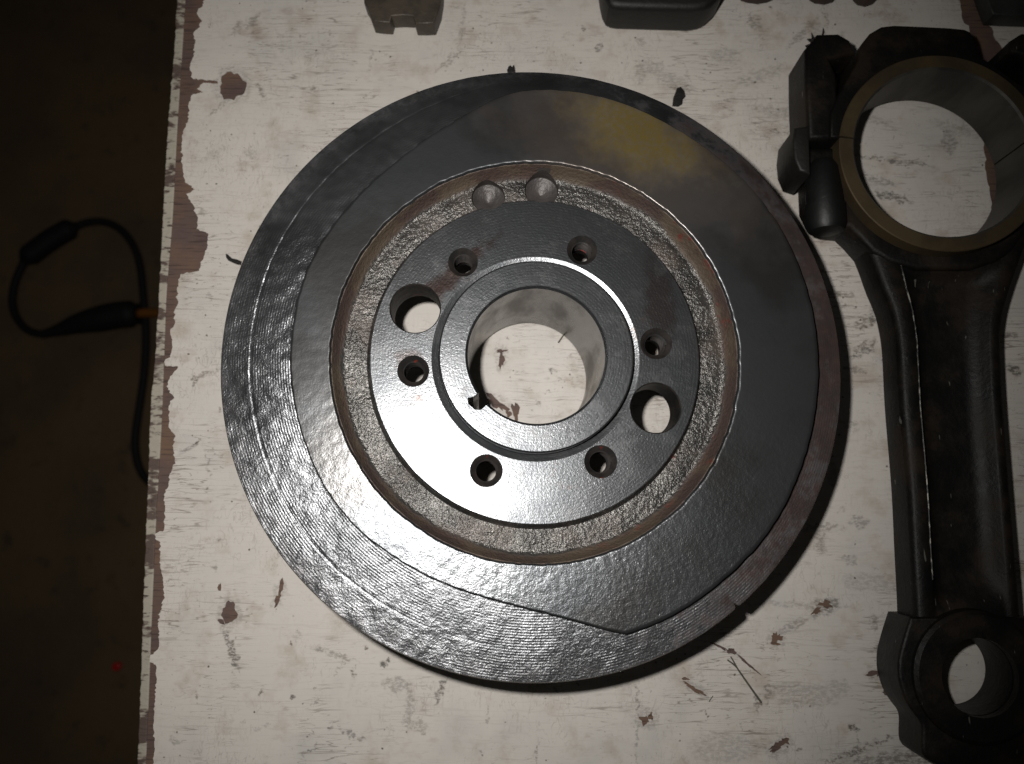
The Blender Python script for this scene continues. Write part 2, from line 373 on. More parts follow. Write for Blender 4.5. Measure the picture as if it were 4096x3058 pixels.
def mat_bore():
    n = NT('polished_bore')
    a = n.noise(70, 4, .6, n.mapping((1, 1, .4)))
    c = n.mix(n.ramp(a, .45, .7), (0.09, 0.086, 0.082), (0.042, 0.035, 0.03))
    return n.out(c, n.ramp(a, .4, .7, .24, .4), .9, n.bump(n.noise(900, 2), .00004))
def mat_rod():
    n = NT('black_forging')
    a = n.noise(42, 5, .7); b = n.noise(380, 5, .7)
    c = n.mix(n.ramp(a, .42, .68), (0.0048, 0.0045, 0.0042), (0.017, 0.0118, 0.0078))
    sc_ = n.ramp(n.noise(1, 2, .5, n.mapping((700, 120, 300))), .72, .76)
    c = n.mix(n.math('MULTIPLY', sc_, .6), c, (0.16, 0.15, 0.13))
    return n.out(c, n.ramp(a, .3, .7, .42, .58), 0.0, n.bump(b, .00035, .8), .22)
def mat_brass():
    n = NT('brown_machined_ring')
    a = n.noise(60, 4, .6)
    c = n.mix(n.ramp(a, .35, .65), (0.095, 0.068, 0.035), (0.062, 0.046, 0.027))
    return n.out(c, .5, .45, n.bump(n.noise(700, 3), .00006), .4)
def mat_bearing():
    n = NT('bearing_bore_steel')
    a = n.noise(40, 4, .6, n.mapping((1, 1, .3)))
    c = n.mix(n.ramp(a, .4, .65), (0.075, 0.07, 0.06), (0.03, 0.028, 0.024))
    return n.out(c, .5, .3, n.bump(n.noise(600, 3), .00005), .3)
def mat_plain(name, col, rough=.5, metal=0.0, bump=.0003, scale=300, var=.6):
    n = NT(name)
    a = n.noise(scale*.2, 4, .6); b = n.noise(scale, 3, .6)
    c = n.mix(n.ramp(a, .35, .7), col, tuple(k*var for k in col))
    return n.out(c, rough, metal, n.bump(b, bump), .45)
MAT = {k: f() for k, f in dict(floor=mat_floor, paint=mat_paint, wood=mat_wood, edge=mat_edge, machined=mat_machined, face=mat_face,
       rim=mat_rim, cast=mat_cast, hole=mat_hole, bore=mat_bore, rod=mat_rod, brass=mat_brass, bearing=mat_bearing).items()}
MAT['drill'] = mat_plain('drilled_iron', (0.085, 0.075, 0.07), .45, .3, .0003, 600)
MAT['blackbolt'] = mat_plain('black_bolt_steel', (0.006, 0.006, 0.006), .5, 0, .00012, 500)
MAT['rubber'] = mat_plain('black_rubber', (0.006, 0.006, 0.0065), .7, 0, .0002, 300)
MAT['orange'] = mat_plain('orange_plastic', (0.30, 0.11, 0.012), .5)
MAT['red'] = mat_plain('red_plastic', (0.55, 0.02, 0.015), .4)
MAT['tar'] = mat_plain('dry_grease', (0.012, 0.010, 0.008), .75, 0, .0005, 900)
MAT['bristle'] = mat_plain('bristle', (0.10, 0.095, 0.07), .5, 0, .00005, 900)
MAT['brownpart'] = mat_plain('dull_brown_steel', (0.085, 0.068, 0.052), .5, .25, .0002, 500)
MAT['blackpart'] = mat_plain('dull_black_steel', (0.009, 0.008, 0.007), .55, 0, .0002, 400)
MAT['rustpart'] = mat_plain('dark_rusty_steel', (0.05, 0.028, 0.022), .6, 0, .0003, 400)
MAT['boltpad'] = mat_plain('oily_pad', (0.011, 0.009, 0.007), .55, 0, .0002, 400)
MAT['plate'] = mat_plain('grey_black_plate', (0.038, 0.040, 0.038), .5, .2, .0001, 400)

# ------------------------------------------------------------------ setting: floor far below, bench top
FZ = -0.72
fl = link('floor', mesh([(-3, -3, FZ), (3, -3, FZ), (3, 3, FZ), (-3, 3, FZ)], [(0, 1, 2, 3)]), MAT['floor']); fl['kind'] = 'structure'

bench = empty('workbench_top', (0, 0, 0), 'old plywood bench top with cracked white paint flaking off its left edge', 'bench top')
Z1 = (680, 0, 1.08); Z2 = (0, 1500, 1.06)
def z1(p): return (p[0]/1.08, p[1]/1.08)
def z2(p): return (p[0]/1.06, 1500+p[1]/1.06)
inner = [(752, -260)]+[z1(p) for p in ((800, 0), (785, 250), (765, 560), (745, 940), (720, 1250), (710, 1500))]+[z2(p) for p in ((685, 200), (665, 550), (655, 750), (638, 1150), (620, 1600))]+[(535, 3900)]
outer = [(722, -260)]+[z1(p) for p in ((765, 0), (750, 250), (725, 550), (705, 900), (690, 1200), (670, 1550))]+[z2(p) for p in ((640, 100), (625, 500), (610, 900), (600, 1200), (585, 1600))]+[(500, 3900)]
flake = [(800, -260), (790, -60)]+[z1(p) for p in ((885, 0), (850, 60), (872, 95), (835, 150), (842, 190), (838, 240), (820, 290), (832, 340), (880, 345), (940, 352), (942, 362), (880, 358), (850, 385), (880, 400), (830, 410),
         (815, 450), (812, 520), (790, 570), (785, 650), (790, 730), (800, 790), (840, 820), (805, 840), (830, 880), (855, 940), (850, 990), (900, 1010), (895, 1070), (880, 1110), (860, 1170), (780, 1185), (765, 1260), (770, 1310),
         (750, 1350), (755, 1400), (735, 1430), (745, 1500), (735, 1545), (716, 1552), (713, 1580), (770, 1585), (745, 1620), (728, 1645))]
flake += [z2(p) for p in ((706, 50), (735, 90), (715, 140), (715, 220), (745, 260), (735, 310), (742, 370), (720, 420), (715, 470), (695, 510), (700, 570), (695, 660), (662, 672), (658, 695), (680, 710), (680, 820), (690, 870), (697, 940),
         (680, 1000), (670, 1060), (675, 1150), (650, 1185), (636, 1195), (634, 1215), (660, 1230), (665, 1290), (655, 1400), (650, 1500), (655, 1580), (650, 1650))]+[(600, 3120), (560, 3900)]
EX = 0.34                                            # how far the bench goes on to the right of the picture
def xy(pts, z=0.0): return [tuple(at(px, py, z).xy) for px, py in pts]
bl = xy(spline(inner, 4))
yt, yb = bl[0][1], bl[-1][1]
board = fill_curve([bl+[(EX, yb), (EX, yt)]], -0.018, -0.0004)
link('board', board, MAT['wood'], bench)
st = xy(rough_line(outer, 1.2, 14, 3), -0.0035); st2 = xy([(x+2, y) for x, y in spline(inner, 4)][::-1], -0.0035)
link('edge_strip', fill_curve([st+st2], -0.016, -0.0030, 0.0006, 1), MAT['edge'], bench)
gapL = [(3800, -260), (3836, -20), (3842, 30), (3846, 62), (3858, 95), (3876, 104), (3884, 160), (3890, 300), (3905, 450), (3930, 560), (3934, 591), (3940, 650), (3947, 712), (3958, 760), (3963, 795), (3972, 900), (3985, 1000), (3990, 1090)]
gapR = [(3890, -260), (3905, 0), (3930, 73), (3969, 109), (3975, 140), (3983, 157), (4005, 182), (4013, 200), (4022, 218), (4024, 261), (4032, 400), (4040, 600), (4052, 800), (4050, 950), (4030, 1060), (3996, 1100)]
CHIPS = [blob(917, 2452, 30, 44, 8, .16, 20, 1), blob(886, 2488, 16, 9, 40, .3, 12, 2), blob(930, 345, 52, 55, 0, .12, 26, 3),
         blob(1124, 2348, 9, 34, 6, .25, 18, 4), blob(1110, 2400, 9, 26, 22, .3, 16, 5), blob(878, 2352, 7, 16, 0, .3, 12, 6),
         blob(2004, 1405, 26, 7, -4, .35, 16, 7), blob(2006, 1440, 11, 34, 5, .25, 18, 8), blob(1985, 1612, 52, 17, 38, .3, 20, 9), blob(2063, 1645, 15, 34, 0, .3, 18, 10),
         blob(2035, 1655, 12, 14, 0, .3, 12, 11), blob(3107, 2552, 22, 20, 20, .35, 20, 12), blob(3098, 2575, 20, 7, 10, .3, 14, 13), blob(2926, 2606, 19, 12, 15, .25, 16, 14),
         blob(2880, 2588, 36, 5, 28, .3, 18, 15), blob(2995, 2660, 62, 5, 40, .35, 26, 16), blob(2777, 2757, 46, 8, 30, .35, 22, 17), blob(2741, 2716, 16, 6, 10, .3, 12, 18),
         blob(2576, 2880, 22, 17, 20, .4, 18, 19), blob(2603, 2866, 9, 15, 0, .3, 12, 20), blob(3105, 2990, 36, 14, -32, .35, 22, 21), blob(3140, 2966, 20, 12, 0, .35, 14, 22),
         blob(3300, 2418, 26, 16, 10, .4, 18, 23), blob(3520, 2690, 44, 15, -12, .35, 20, 24), blob(3546, 2772, 18, 9, 20, .3, 14, 25), blob(3268, 2446, 22, 10, -30, .4, 14, 26)]
from mathutils.geometry import delaunay_2d_cdt
def inside(C, lp):                                   # which of the points C lie in the outline
    L = np.array(lp); res_ = np.zeros(len(C), bool); j = len(L)-1; x, y = C[:, 0], C[:, 1]
    for i in range(len(L)):
        xi, yi = L[i]; xj, yj = L[j]
        if yi != yj: res_ ^= ((yi > y) != (yj > y)) & (x < (xj-xi)*(y-yi)/(yj-yi)+xi)
        j = i
    return res_
def sheet(outer, holes, z0, z1):                     # thin sheet with ragged holes; the stains are stored per vertex
    vs_, es = [], []; rnd = random.Random(4)
    for lp in [outer]+holes:
        b = len(vs_); m = len(lp); vs_ += [Vector(p) for p in lp]; es += [(b+i, b+(i+1) % m) for i in range(m)]
    for mx, my, l, wd, ang, st_ in MARKS:
        ca, sa = math.cos(math.radians(ang)), math.sin(math.radians(ang)); l_, w_ = l*1.3+12, wd*1.5+14
        nu, nv = max(3, int(2*l_/4.5)), max(3, int(2*w_/4.5))
        if nu*nv > 2600: k_ = math.sqrt(nu*nv/2600); nu = int(nu/k_); nv = int(nv/k_)
        for a in range(nu+1):
            for b in range(nv+1):
                u_ = (a/nu*2-1)*l_+rnd.uniform(-1, 1); v_ = (b/nv*2-1)*w_+rnd.uniform(-1, 1)
                vs_.append(Vector(at(mx+u_*ca-v_*sa, my+u_*sa+v_*ca).xy))
    V, E_, F, *_ = delaunay_2d_cdt(vs_, es, [], 0, 1e-7)
    VA = np.array([tuple(p) for p in V]); FA = np.array([tuple(f) for f in F])
    C = VA[FA].mean(1); ok = inside(C, outer)
    for h in holes: ok &= ~inside(C, h)
    keep = FA[ok].tolist()
    S = np.zeros(len(V)); nz = np.array([(mnoise.noise(Vector((x*330, y*330, 0)))+.6*mnoise.noise(Vector((x*900, y*900, 2))), mnoise.noise(Vector((x*330, y*330, 7)))+.6*mnoise.noise(Vector((x*900, y*900, 5)))) for x, y in VA])
    W = VA+nz*0.0019
    for mx, my, l, wd, ang, st_ in MARKS:
        p = at(mx, my); q = at(mx+l*math.cos(math.radians(ang)), my+l*math.sin(math.radians(ang))); s_ = (q-p).length/l
        th = math.atan2(q.y-p.y, q.x-p.x); dx, dy = W[:, 0]-p.x, W[:, 1]-p.y
        e = np.hypot((dx*math.cos(th)+dy*math.sin(th))/(l*s_), (-dx*math.sin(th)+dy*math.cos(th))/(wd*s_*1.15+.0003))
        S = np.maximum(S, np.clip((1.12-e)/.3, 0, 1)*st_)
    bm = bmesh.new(); lay = bm.verts.layers.float.new('stain'); bv = [bm.verts.new((p.x, p.y, z1)) for p in V]
    for f in keep: bm.faces.new([bv[i] for i in f])
    for v_, k_ in zip(bv, S): v_[lay] = float(k_)
    bmesh.ops.delete(bm, geom=[v_ for v_ in bm.verts if not v_.link_faces], context='VERTS')
    bmesh.ops.recalc_face_normals(bm, faces=bm.faces)
    if sum(f.normal.z for f in bm.faces) < 0: bmesh.ops.reverse_faces(bm, faces=bm.faces)
    ed = [e for e in bm.edges if e.is_boundary]
    r_ = bmesh.ops.extrude_edge_only(bm, edges=ed)
    for g_ in r_['geom']:
        if isinstance(g_, bmesh.types.BMVert): g_.co.z = z0
    me = bpy.data.meshes.new('sheet'); bm.to_mesh(me); bm.free(); return me
pl = rough_line(flake, 2.6, 7, 5)
main = pl + [(3996, 3900), (3993, 1094)] + rough_line(gapL[::-1], 2.5, 12, 6)[1:]
right = rough_line(gapR, 3.0, 12, 8)
link('paint_layer', sheet(xy(main), [xy(c) for c in CHIPS], -0.0004, 0.0), MAT['paint'], bench)
rr_ = xy(right) + [tuple(at(3999, 3900).xy), (EX-.002, yb), (EX-.002, yt)]
link('paint_layer', sheet(rr_, [], -0.0004, -0.00002), MAT['paint'], bench)

# ------------------------------------------------------------------ crankshaft pulley
cxy = (0.0203*H, 0.1608*H)
TX, TY = 0.046, -0.007                                           # the pulley does not sit quite level
pul = empty('crankshaft_pulley', (cxy[0], cxy[1], 0), 'large round dark steel crankshaft pulley with bolt holes lying on the white bench', 'pulley')
Rm = Matrix.Rotation(TX, 4, 'Y') @ Matrix.Rotation(TY, 4, 'X')
pv = Vector((0, 0, 0.15*H))
PM = Matrix.Translation((cxy[0], cxy[1], 0)) @ Matrix.Translation(pv) @ Rm @ Matrix.Translation(-pv)
PM = Matrix.Translation((0, 0, 0.0)) @ PM
pul.matrix_world = PM
PMI = PM.inverted()
def atp(px, py, z):                                  # pixel -> pulley coordinates at the pulley's own level z
    o = PMI @ EYE; d = PMI.to_3x3() @ ray(px, py); return o + d*((z-o.z)/d.z)
ZF, ZH, ZFACE, ZG, ZRIM = 0.149*H, 0.162*H, 0.160*H, 0.136*H, 0.139*H
RB, RHO, RFL, RFI, RO = 0.0712*H, 0.1010*H, 0.1730*H, 0.2130*H, 0.3280*H
TH = 0.042*H                                         # flange thickness
prof = [(RB, 0.0021), (RB, ZH-.0009), (RB+.0009, ZH), (RHO-.0006, ZH), (RHO, ZH-.0006), (RHO+.0001, ZF-.0010), (RHO+.0004, ZF-.0008), (RHO+.0029, ZF), (RFL-.0004, ZF), (RFL, ZF-.0005), (RFL+.0006, ZG+.0012), (RFL+.0016, ZG)]
NG = 12
for i in range(1, NG):
    t = i/NG; prof.append((lerp(RFL+.0016, .2010*H, t), ZG+.0002*math.sin(t*3.1)))
prof += [(.2010*H, ZG+.0002), (.2040*H, ZG+.0011), (.2068*H, ZG+.0030), (.2090*H, ZG+.0055), (.2105*H, ZFACE-.0013), (.2115*H, ZFACE-.0012)]
prof += [(.2115*H, ZG-.013), (.178*H, ZF-TH-.003), (.128*H, ZF-TH), (.113*H, ZF-TH-.004), (.110*H, 0.0021)]
core = lathe(prof, 384)
for v in core.vertices:
    r = math.hypot(v.co.x, v.co.y)
    if RFL+.001 < r < .209*H and v.co.z > ZG-.001:
        v.co.z += .00012*mnoise.noise(v.co*420) + .0004*mnoise.noise(v.co*120)
    elif r > RFL-.0008 and v.co.z > ZF-.004 and r < RFL+.0005:
        k = 1+.0012*mnoise.noise(v.co*260)*1.5; v.co.x *= k; v.co.y *= k
co = link('core_tmp', core)
BOLTS = [(1852, 1050, 61), (2328, 1001.7, 63), (2624.4, 1375.8, 65), (2402.5, 1847.6, 66), (1945, 1883.5, 65), (1653, 1485, 64)]
BIG = [(1661, 1234.3, 100), (2622.5, 1632.6, 100)]
DIM = [(1954, 792, 69), (2166, 764, 70)]
PXM = 0.857*H/3308*1.0
cut = []
def cutter(prof, c, n=40):
    v = []; f = []; m = len(prof)
    for i in range(n):
        a = 2*math.pi*i/n
        for r, z in prof: v.append((c[0]+r*math.cos(a), c[1]+r*math.sin(a), z))
    b0 = len(v); v += [(c[0], c[1], prof[0][1]), (c[0], c[1], prof[-1][1])]
    for i in range(n):
        j = (i+1) % n
        for k in range(m-1): f.append((i*m+k, j*m+k, j*m+k+1, i*m+k+1))
        f.append((b0, j*m, i*m)); f.append((b0+1, i*m+m-1, j*m+m-1))
    o = link('cut_tmp', recalc(mesh(v, f))); cut.append(o); return o
HOLES = []
for px, py, rp in BOLTS:
    c = atp(px, py, ZF); r = rp*PXM; ri = r*.70
    cutter([(ri, ZF-TH-.01), (ri, ZF-.0022), (r, ZF-.0003), (r, ZH+.01)], c); HOLES.append((c, r+.0004, 'bolt_hole'))
for px, py, rp in BIG:
    c = atp(px, py, ZF); r = rp*PXM
    cutter([(r, ZF-TH-.01), (r, ZF-.0006), (r+.0006, ZF+.0002), (r+.0006, ZH)], c, 56); HOLES.append((c, r+.0009, 'large_hole'))
for px, py, rp in DIM:
    c = atp(px, py, ZG); r = rp*0.88*H/3308
    dr = math.hypot(c.x, c.y); k = min(1, (.2080*H-r)/dr); c.x *= k; c.y *= k
    cutter([(.0002, ZG-.0056), (r*.3, ZG-.0050), (r*.7, ZG-.0038), (r*.97, ZG-.0028), (r, ZG-.0026), (r, ZH)], c, 48); HOLES.append((c, r+.0004, 'balance_drilling'))
# keyway in the bore
k0 = atp(1935, 1590, ZH); ka = math.atan2(k0.y, k0.x)
kp = [(RB*.80, -.0026), (RB*1.10, -.0026), (RB*1.17, -.0036), (RB*1.22, -.0018), (RB*1.20, .0016), (RB*1.13, .0030), (RB*.80, .0026)]
kl = [(x*math.cos(ka)-y*math.sin(ka), x*math.sin(ka)+y*math.cos(ka)) for x, y in kp]
ko = link('cut_tmp', fill_curve([kl], -.004, ZH+.01)); cut.append(ko)
for o in cut:
    md = co.modifiers.new('b', 'BOOLEAN'); md.operation = 'DIFFERENCE'; md.solver = 'EXACT'; md.object = o
dg = bpy.context.evaluated_depsgraph_get()
res = bpy.data.meshes.new_from_object(co.evaluated_get(dg)); res.materials.clear()
for o in cut+[co]: bpy.data.objects.remove(o)
groups = {}
for p in res.polygons:
    c = p.center; r = math.hypot(c.x, c.y); key = None
    for i, (hc, hr, nm) in enumerate(HOLES):
        d = math.hypot(c.x-hc.x, c.y-hc.y)
        lim = ZG-.0002 if nm == 'balance_drilling' else ZF-.0002
        rad = Vector((c.x-hc.x, c.y-hc.y, 0))
        if d < hr and (nm != 'balance_drilling') and c.z < lim and (d < .001 or abs(p.normal.z) < .985) and rad.dot(p.normal) < 0.0: key = (nm, i)
        if d < hr and nm == 'balance_drilling' and rad.dot(p.normal) <= 1e-5 and c.z < ZF+.001 and (c.z < ZG-.0008 or (abs(d-hr+.0004) < .0006 and abs(p.normal.z) < .3)): key = (nm, i)
    if key is None:
        if r < RB+.0003 or (abs(p.normal.z) < .5 and r < RHO-.0012): key = ('bore', 0)
        elif r < RHO+.0001 and c.z > ZF-.0025: key = ('hub_ring', 0)
        elif r < RFL+.0002 and c.z > ZF-.012: key = ('flange', 0)
        elif c.z > ZG-.0015: key = ('cast_recess', 0)
        else: key = ('underside', 0)
    groups.setdefault(key, []).append(p.index)
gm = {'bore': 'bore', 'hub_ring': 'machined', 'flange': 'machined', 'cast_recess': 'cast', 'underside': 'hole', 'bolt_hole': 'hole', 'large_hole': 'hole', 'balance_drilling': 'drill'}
for key, ids in groups.items():
    used = {}; vv = []; ff = []
    for i in ids:
        q = []
        for vi in res.polygons[i].vertices:
            if vi not in used: used[vi] = len(vv); vv.append(res.vertices[vi].co.copy())
            q.append(used[vi])
        ff.append(tuple(q))
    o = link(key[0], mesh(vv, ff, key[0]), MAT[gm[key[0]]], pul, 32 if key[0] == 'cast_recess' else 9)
# threads inside the bolt holes
for hc, hr, nm in HOLES[:6]:
    ri = (hr-.0004)*.70; v = []; f = []; n = 28; turns = 7; pitch = .00135; m = n*turns+1
    for i in range(m):
        a = 2*math.pi*i/n; z = ZF-.0024-pitch*i/n
        for r_, dz in ((ri+.00025, .0005), (ri-.0005, 0.0), (ri+.00025, -.0005)):
            v.append((hc.x+r_*math.cos(a), hc.y+r_*math.sin(a), z+dz))
    for i in range(m-1):
        for k in range(2): f.append((i*3+k, i*3+3+k, i*3+4+k, i*3+1+k))
    link('thread', recalc(mesh(v, f)), MAT['hole'], pul, 40)

# rim: face plate with the snail-shaped step, then the grooved outer ring
step_px = [(1387, 850), (1315, 941), (1257, 1036), (1220, 1123), (1191, 1225), (1177, 1326), (1166, 1435), (1170, 1537), (1184, 1638), (1206, 1718), (1228, 1791), (1296, 1945), (1400, 2085), (1500, 2175), (1600, 2241), (1662, 2278), (1745, 2321), (1832, 2354),
           (1963, 2394), (2072, 2423), (2217, 2456), (2344, 2495), (2502, 2535), (2674, 2466), (2826, 2368), (2952, 2259), (3055, 2145), (3137, 2014), (3186, 1900), (3249, 1676), (3266, 1522), (3266, 1446), (3255, 1330), (3234, 1207), (3207, 1123), (3129, 940),
           (3005, 767), (2861, 638), (2722, 540), (2573, 460), (2424, 404), (2228, 372), (2066, 375), (1985, 405), (1822, 500), (1600, 650), (1450, 780)]
pol = []
for px, py in step_px:
    p = atp(px, py, ZFACE-.002); pol.append((math.atan2(p.y, p.x), math.hypot(p.x, p.y)))
pol.sort()
def rstep(a):
    n = len(pol)
    for i in range(n):
        a0, r0 = pol[i-1]; a1, r1 = pol[i]
        if i == 0: a0 -= 2*math.pi
        if a0 <= a <= a1:
            t = (a-a0)/max(a1-a0, 1e-9); return lerp(r0, r1, t)
    a0, r0 = pol[-1]; a1, r1 = pol[0]; a1 += 2*math.pi
    return lerp(r0, r1, (a-a0)/(a1-a0))
def sstep(x): x = max(0, min(1, x)); return x*x*(3-2*x)
def hstep(a):                                        # height of the step round the ring
    d = math.degrees(a)                              # deep below and to the right, fading out over the top
    if -150 <= d <= 10: return .0044
    if 10 < d <= 45: return lerp(.0044, .0002, sstep((d-10)/35))
    if d < -150: return lerp(.0004, .0044, sstep((d+180)/30))
    return lerp(.0002, .0004, sstep((d-45)/135))
NT_ = 1080
RST = [rstep(2*math.pi*i/NT_-math.pi) for i in range(NT_)]
tip = atp(2502, 2535, ZFACE-.002); it = int((math.atan2(tip.y, tip.x)+math.pi)/(2*math.pi)*NT_)
RST2 = []
for i in range(NT_):
    w_ = min(16, abs((i-it+NT_//2) % NT_-NT_//2)); RST2.append(sum(RST[(i+k) % NT_] for k in range(-w_, w_+1))/(2*w_+1))
tn = atp(2950, 2432, ZRIM); an = math.atan2(tn.y, tn.x)
FR = [0, .02, .05, .10, .16, .23, .30, .38, .46, .54, .62, .70, .78, .85, .91, .95, .98, 1.0]
GR = [0, .02, .06, .1, .16, .22, .28, .34, .40, .46, .52, .55, .57, .58, .59, .61, .64, .70, .76, .82, .88, .92, .95, .975, 1.0]
fv = []; ff = []; gv = []; gf = []
wallp = [(.2108*H, ZFACE-.0055), (.2110*H, ZFACE-.0013), (.2114*H, ZFACE-.0008), (.2119*H, ZFACE-.00042), (.2124*H, ZFACE-.00015)]
nfr = len(wallp)+len(FR); ngr = len(GR)+6
for i in range(NT_):
    a = 2*math.pi*i/NT_-math.pi; ca, sa = math.cos(a), math.sin(a)
    rs = min(RST2[i], RO-.003); hs = hstep(a)
    wob = .00035*mnoise.noise(Vector((ca*7, sa*7, 0)))+.0003*mnoise.noise(Vector((ca*28, sa*28, 3)))
    rs += .00025*mnoise.noise(Vector((ca*25, sa*25, 9)))
    def hf(r, k=1.0):
        q = Vector((r*ca, r*sa, 0)); low = sstep((-.35-sa-.2*ca)*1.2+.5)
        return k*(.00007*mnoise.noise(q*70)+(.00002+.00004*low)*mnoise.noise(q*330))
    for r, z in wallp: fv.append(((r+wob)*ca, (r+wob)*sa, z))
    for t in FR:
        r = lerp(RFI+wob, rs, t); z = ZFACE+hf(r)
        if t == 1.0: z -= .0004*min(1, hs/.0012)
        fv.append((r*ca, r*sa, z))
    zb = ZFACE-hs                                    # foot of the step
    nt = 0.0
    da = (a-an+math.pi) % (2*math.pi)-math.pi
    if abs(da) < .0075: nt = (1-abs(da)/.0075)*.0020
    for t in [-1]+GR:
        if t < 0: r, z = rs+.00002, ZFACE-.0004*min(1, hs/.0012)-.00005
        else:
            r = lerp(rs+.0004, RO-.0006-nt, t); z = lerp(zb-.0003, ZRIM+.0011, t**1.15)
            pitk = sstep((-ca+.25)*.9)
            q = Vector((r*ca, r*sa, 0))
            z += (.00012+.00022*pitk)*mnoise.noise(q*240)+.00012*mnoise.noise(q*70)
            if t in (.57, .58): z -= .00012*pitk*(1+mnoise.noise(Vector((ca*9, sa*9, 5))))
            if t == .61: z += .00004*pitk*(1+mnoise.noise(q*90))
        gv.append((r*ca, r*sa, z))
    for r, z in ((RO-nt, ZRIM), (RO-nt, ZRIM-.0022), (RO-.002-nt, ZRIM-.004), (RO-.012, ZRIM-.012), (.2115*H, ZG-.015)): gv.append((r*ca, r*sa, z))
for i in range(NT_):
    j = (i+1) % NT_
    for k in range(nfr-1): ff.append((i*nfr+k, i*nfr+k+1, j*nfr+k+1, j*nfr+k))
    for k in range(ngr-1): gf.append((i*ngr+k, i*ngr+k+1, j*ngr+k+1, j*ngr+k))
link('rim_face', recalc(mesh(fv, ff)), MAT['face'], pul, 65)
link('rim_ring', recalc(mesh(gv, gf)), MAT['rim'], pul, 40)

# ------------------------------------------------------------------ connecting rod
rod = empty('connecting_rod', (at(3800, 1500).x, at(3800, 1500).y, 0), 'black forged connecting rod lying to the right of the pulley', 'connecting rod')
bpy.context.view_layer.update()
RL = rod.location.copy()
def rlink(name, me, mat, parent=None, smooth=35):
    me.transform(Matrix.Translation(-RL)); return link(name, me, mat, parent or rod, smooth)
ZR = 0.085*H
bc = at(3775, 606, ZR); RI, RX = 0.1035*H, 0.1215*H
sc_c = at(3925, 2720, 0.07*H)
axis = (Vector((sc_c.x, sc_c.y, 0))-Vector((bc.x, bc.y, 0))).normalized()      # big end -> small end
side = Vector((-axis.y, axis.x, 0))
if side.x > 0: side = -side                          # points to the left
pl_ = at(3335, 556, ZR); par = (pl_-bc); part_t = par.dot(axis)
def loc(p): d = Vector((p[0]-bc.x, p[1]-bc.y, 0)); return d.dot(side), d.dot(axis)
def glob(s, t): q = side*s+axis*t; return (bc.x+q.x, bc.y+q.y)
ZB = .055*H
def arc(r, a0, a1, n=40): return [(r*math.cos(lerp(a0, a1, i/n)), r*math.sin(lerp(a0, a1, i/n))) for i in range(n+1)]   # (side, axis)
a_par = math.asin(part_t/RX); a_pi = math.asin(part_t/RI)
# cap: left outline traced, right outline mirrored
capL = [loc(at(px, py, ZB+.010)) for px, py in ((3434, 240), (3437, 200), (3455, 165), (3483, 130), (3528, 104), (3580, 98), (3700, 103))]
topc = [loc(at(px, py, ZB+.010)) for px, py in ((3800, 108), (3860, 114), (3885, 125), (3900, 153), (3915, 216))]
bossL = [loc(at(px, py, .012)) for px, py in ((3176, 545), (3172, 400), (3171, 275), (3219, 216), (3300, 214), (3345, 240), (3366, 290))]
bs_out = bossL[0][0]; bs_in = bossL[-1][0]
ar = arc(RI+.004, math.pi-math.asin(part_t/(RI+.004)), math.pi*2+math.asin(part_t/(RI+.004)), 48)
cl = RX+.0035
capo = [(cl, part_t-.0006), (cl*.98, part_t-.012), (cl*.90, part_t-.020)]+[p for p in capL]+topc
capo += [(-cl*.90, part_t-.020), (-cl*.98, part_t-.012), (-cl, part_t-.0006)]
cap = rlink('bearing_cap', fill_curve([[glob(s, t) for s, t in capo]+[glob(s, t-.0006) for s, t in ar]], .004, ZB+.010, .0016, 3), MAT['rod'])
for sgn in (1, -1):
    b = [(RX-.002, part_t-.0006), (bossL[0][0], part_t-.0006)]+bossL[1:]+[(RX+.0005, bossL[-1][1]+.003), (RX-.002, bossL[-1][1]+.010)]
    rlink('bolt_boss', fill_curve([[glob(sgn*s, t) for s, t in b]], .004, ZB+.0088, .0024, 3), MAT['rod'], cap)
# fork of the rod below the joint
forkL = [loc(at(px, py, .008)) for px, py in ((3172, 560), (3154, 612), (3150, 655), (3168, 700), (3197, 731), (3203, 858), (3235, 922), (3280, 950), (3343, 956), (3381, 992), (3432, 1050), (3500, 1090), (3600, 1118))]
fo = [(forkL[0][0], part_t+.0003)]+forkL[1:]
bot = [(-s, t) for s, t in fo][::-1]
fork_out = [glob(s, t) for s, t in fo+bot] + [glob(s, t+.0003) for s, t in arc(RI+.004, math.pi-math.asin(part_t/(RI+.004)), math.asin(part_t/(RI+.004)), 48)]
rlink('big_end', fill_curve([fork_out], .004, ZB+.0035, .0022, 3), MAT['rod'])
# machined half rings (one on the cap, one on the rod) and the bearing surface inside
def halfring(a0, a1, prof, n=96):
    v = []; f = []; m = len(prof)
    for i in range(n+1):
        a = lerp(a0, a1, i/n)
        for r, z in prof:
            x, y = glob(r*math.cos(a), r*math.sin(a)); v.append((x, y, z))
    for i in range(n):
        for k in range(m): f.append((i*m+k, (i+1)*m+k, (i+1)*m+(k+1) % m, i*m+(k+1) % m))
    f.append(tuple(range(m))); f.append(tuple(n*m+k for k in range(m)))
    return recalc(mesh(v, f))
rp = [(RI+.0008, ZR), (RX-.0004, ZR), (RX, ZR-.0004), (RX, .003), (RI+.0014, .003), (RI+.0014, ZR-.0012)]
ap = math.asin(part_t/RI); g = .0007/RI*.5
a1, a2 = ap+g, math.pi-ap-g
rlink('machined_ring', halfring(a1, a2, rp), MAT['brass'])
capring = halfring(math.pi-ap+g, 2*math.pi+ap-g, rp)
rlink('machined_ring', capring, MAT['brass'])
sp = [(RI, .0035), (RI, ZR-.0008), (RI+.0008, ZR+.0001), (RI+.0013, ZR-.0006), (RI+.0013, .0035)]
rlink('bearing_shell', halfring(a1, a2, sp), MAT['bearing'])
rlink('bearing_shell', halfring(math.pi-ap+g, 2*math.pi+ap-g, sp), MAT['bearing'])
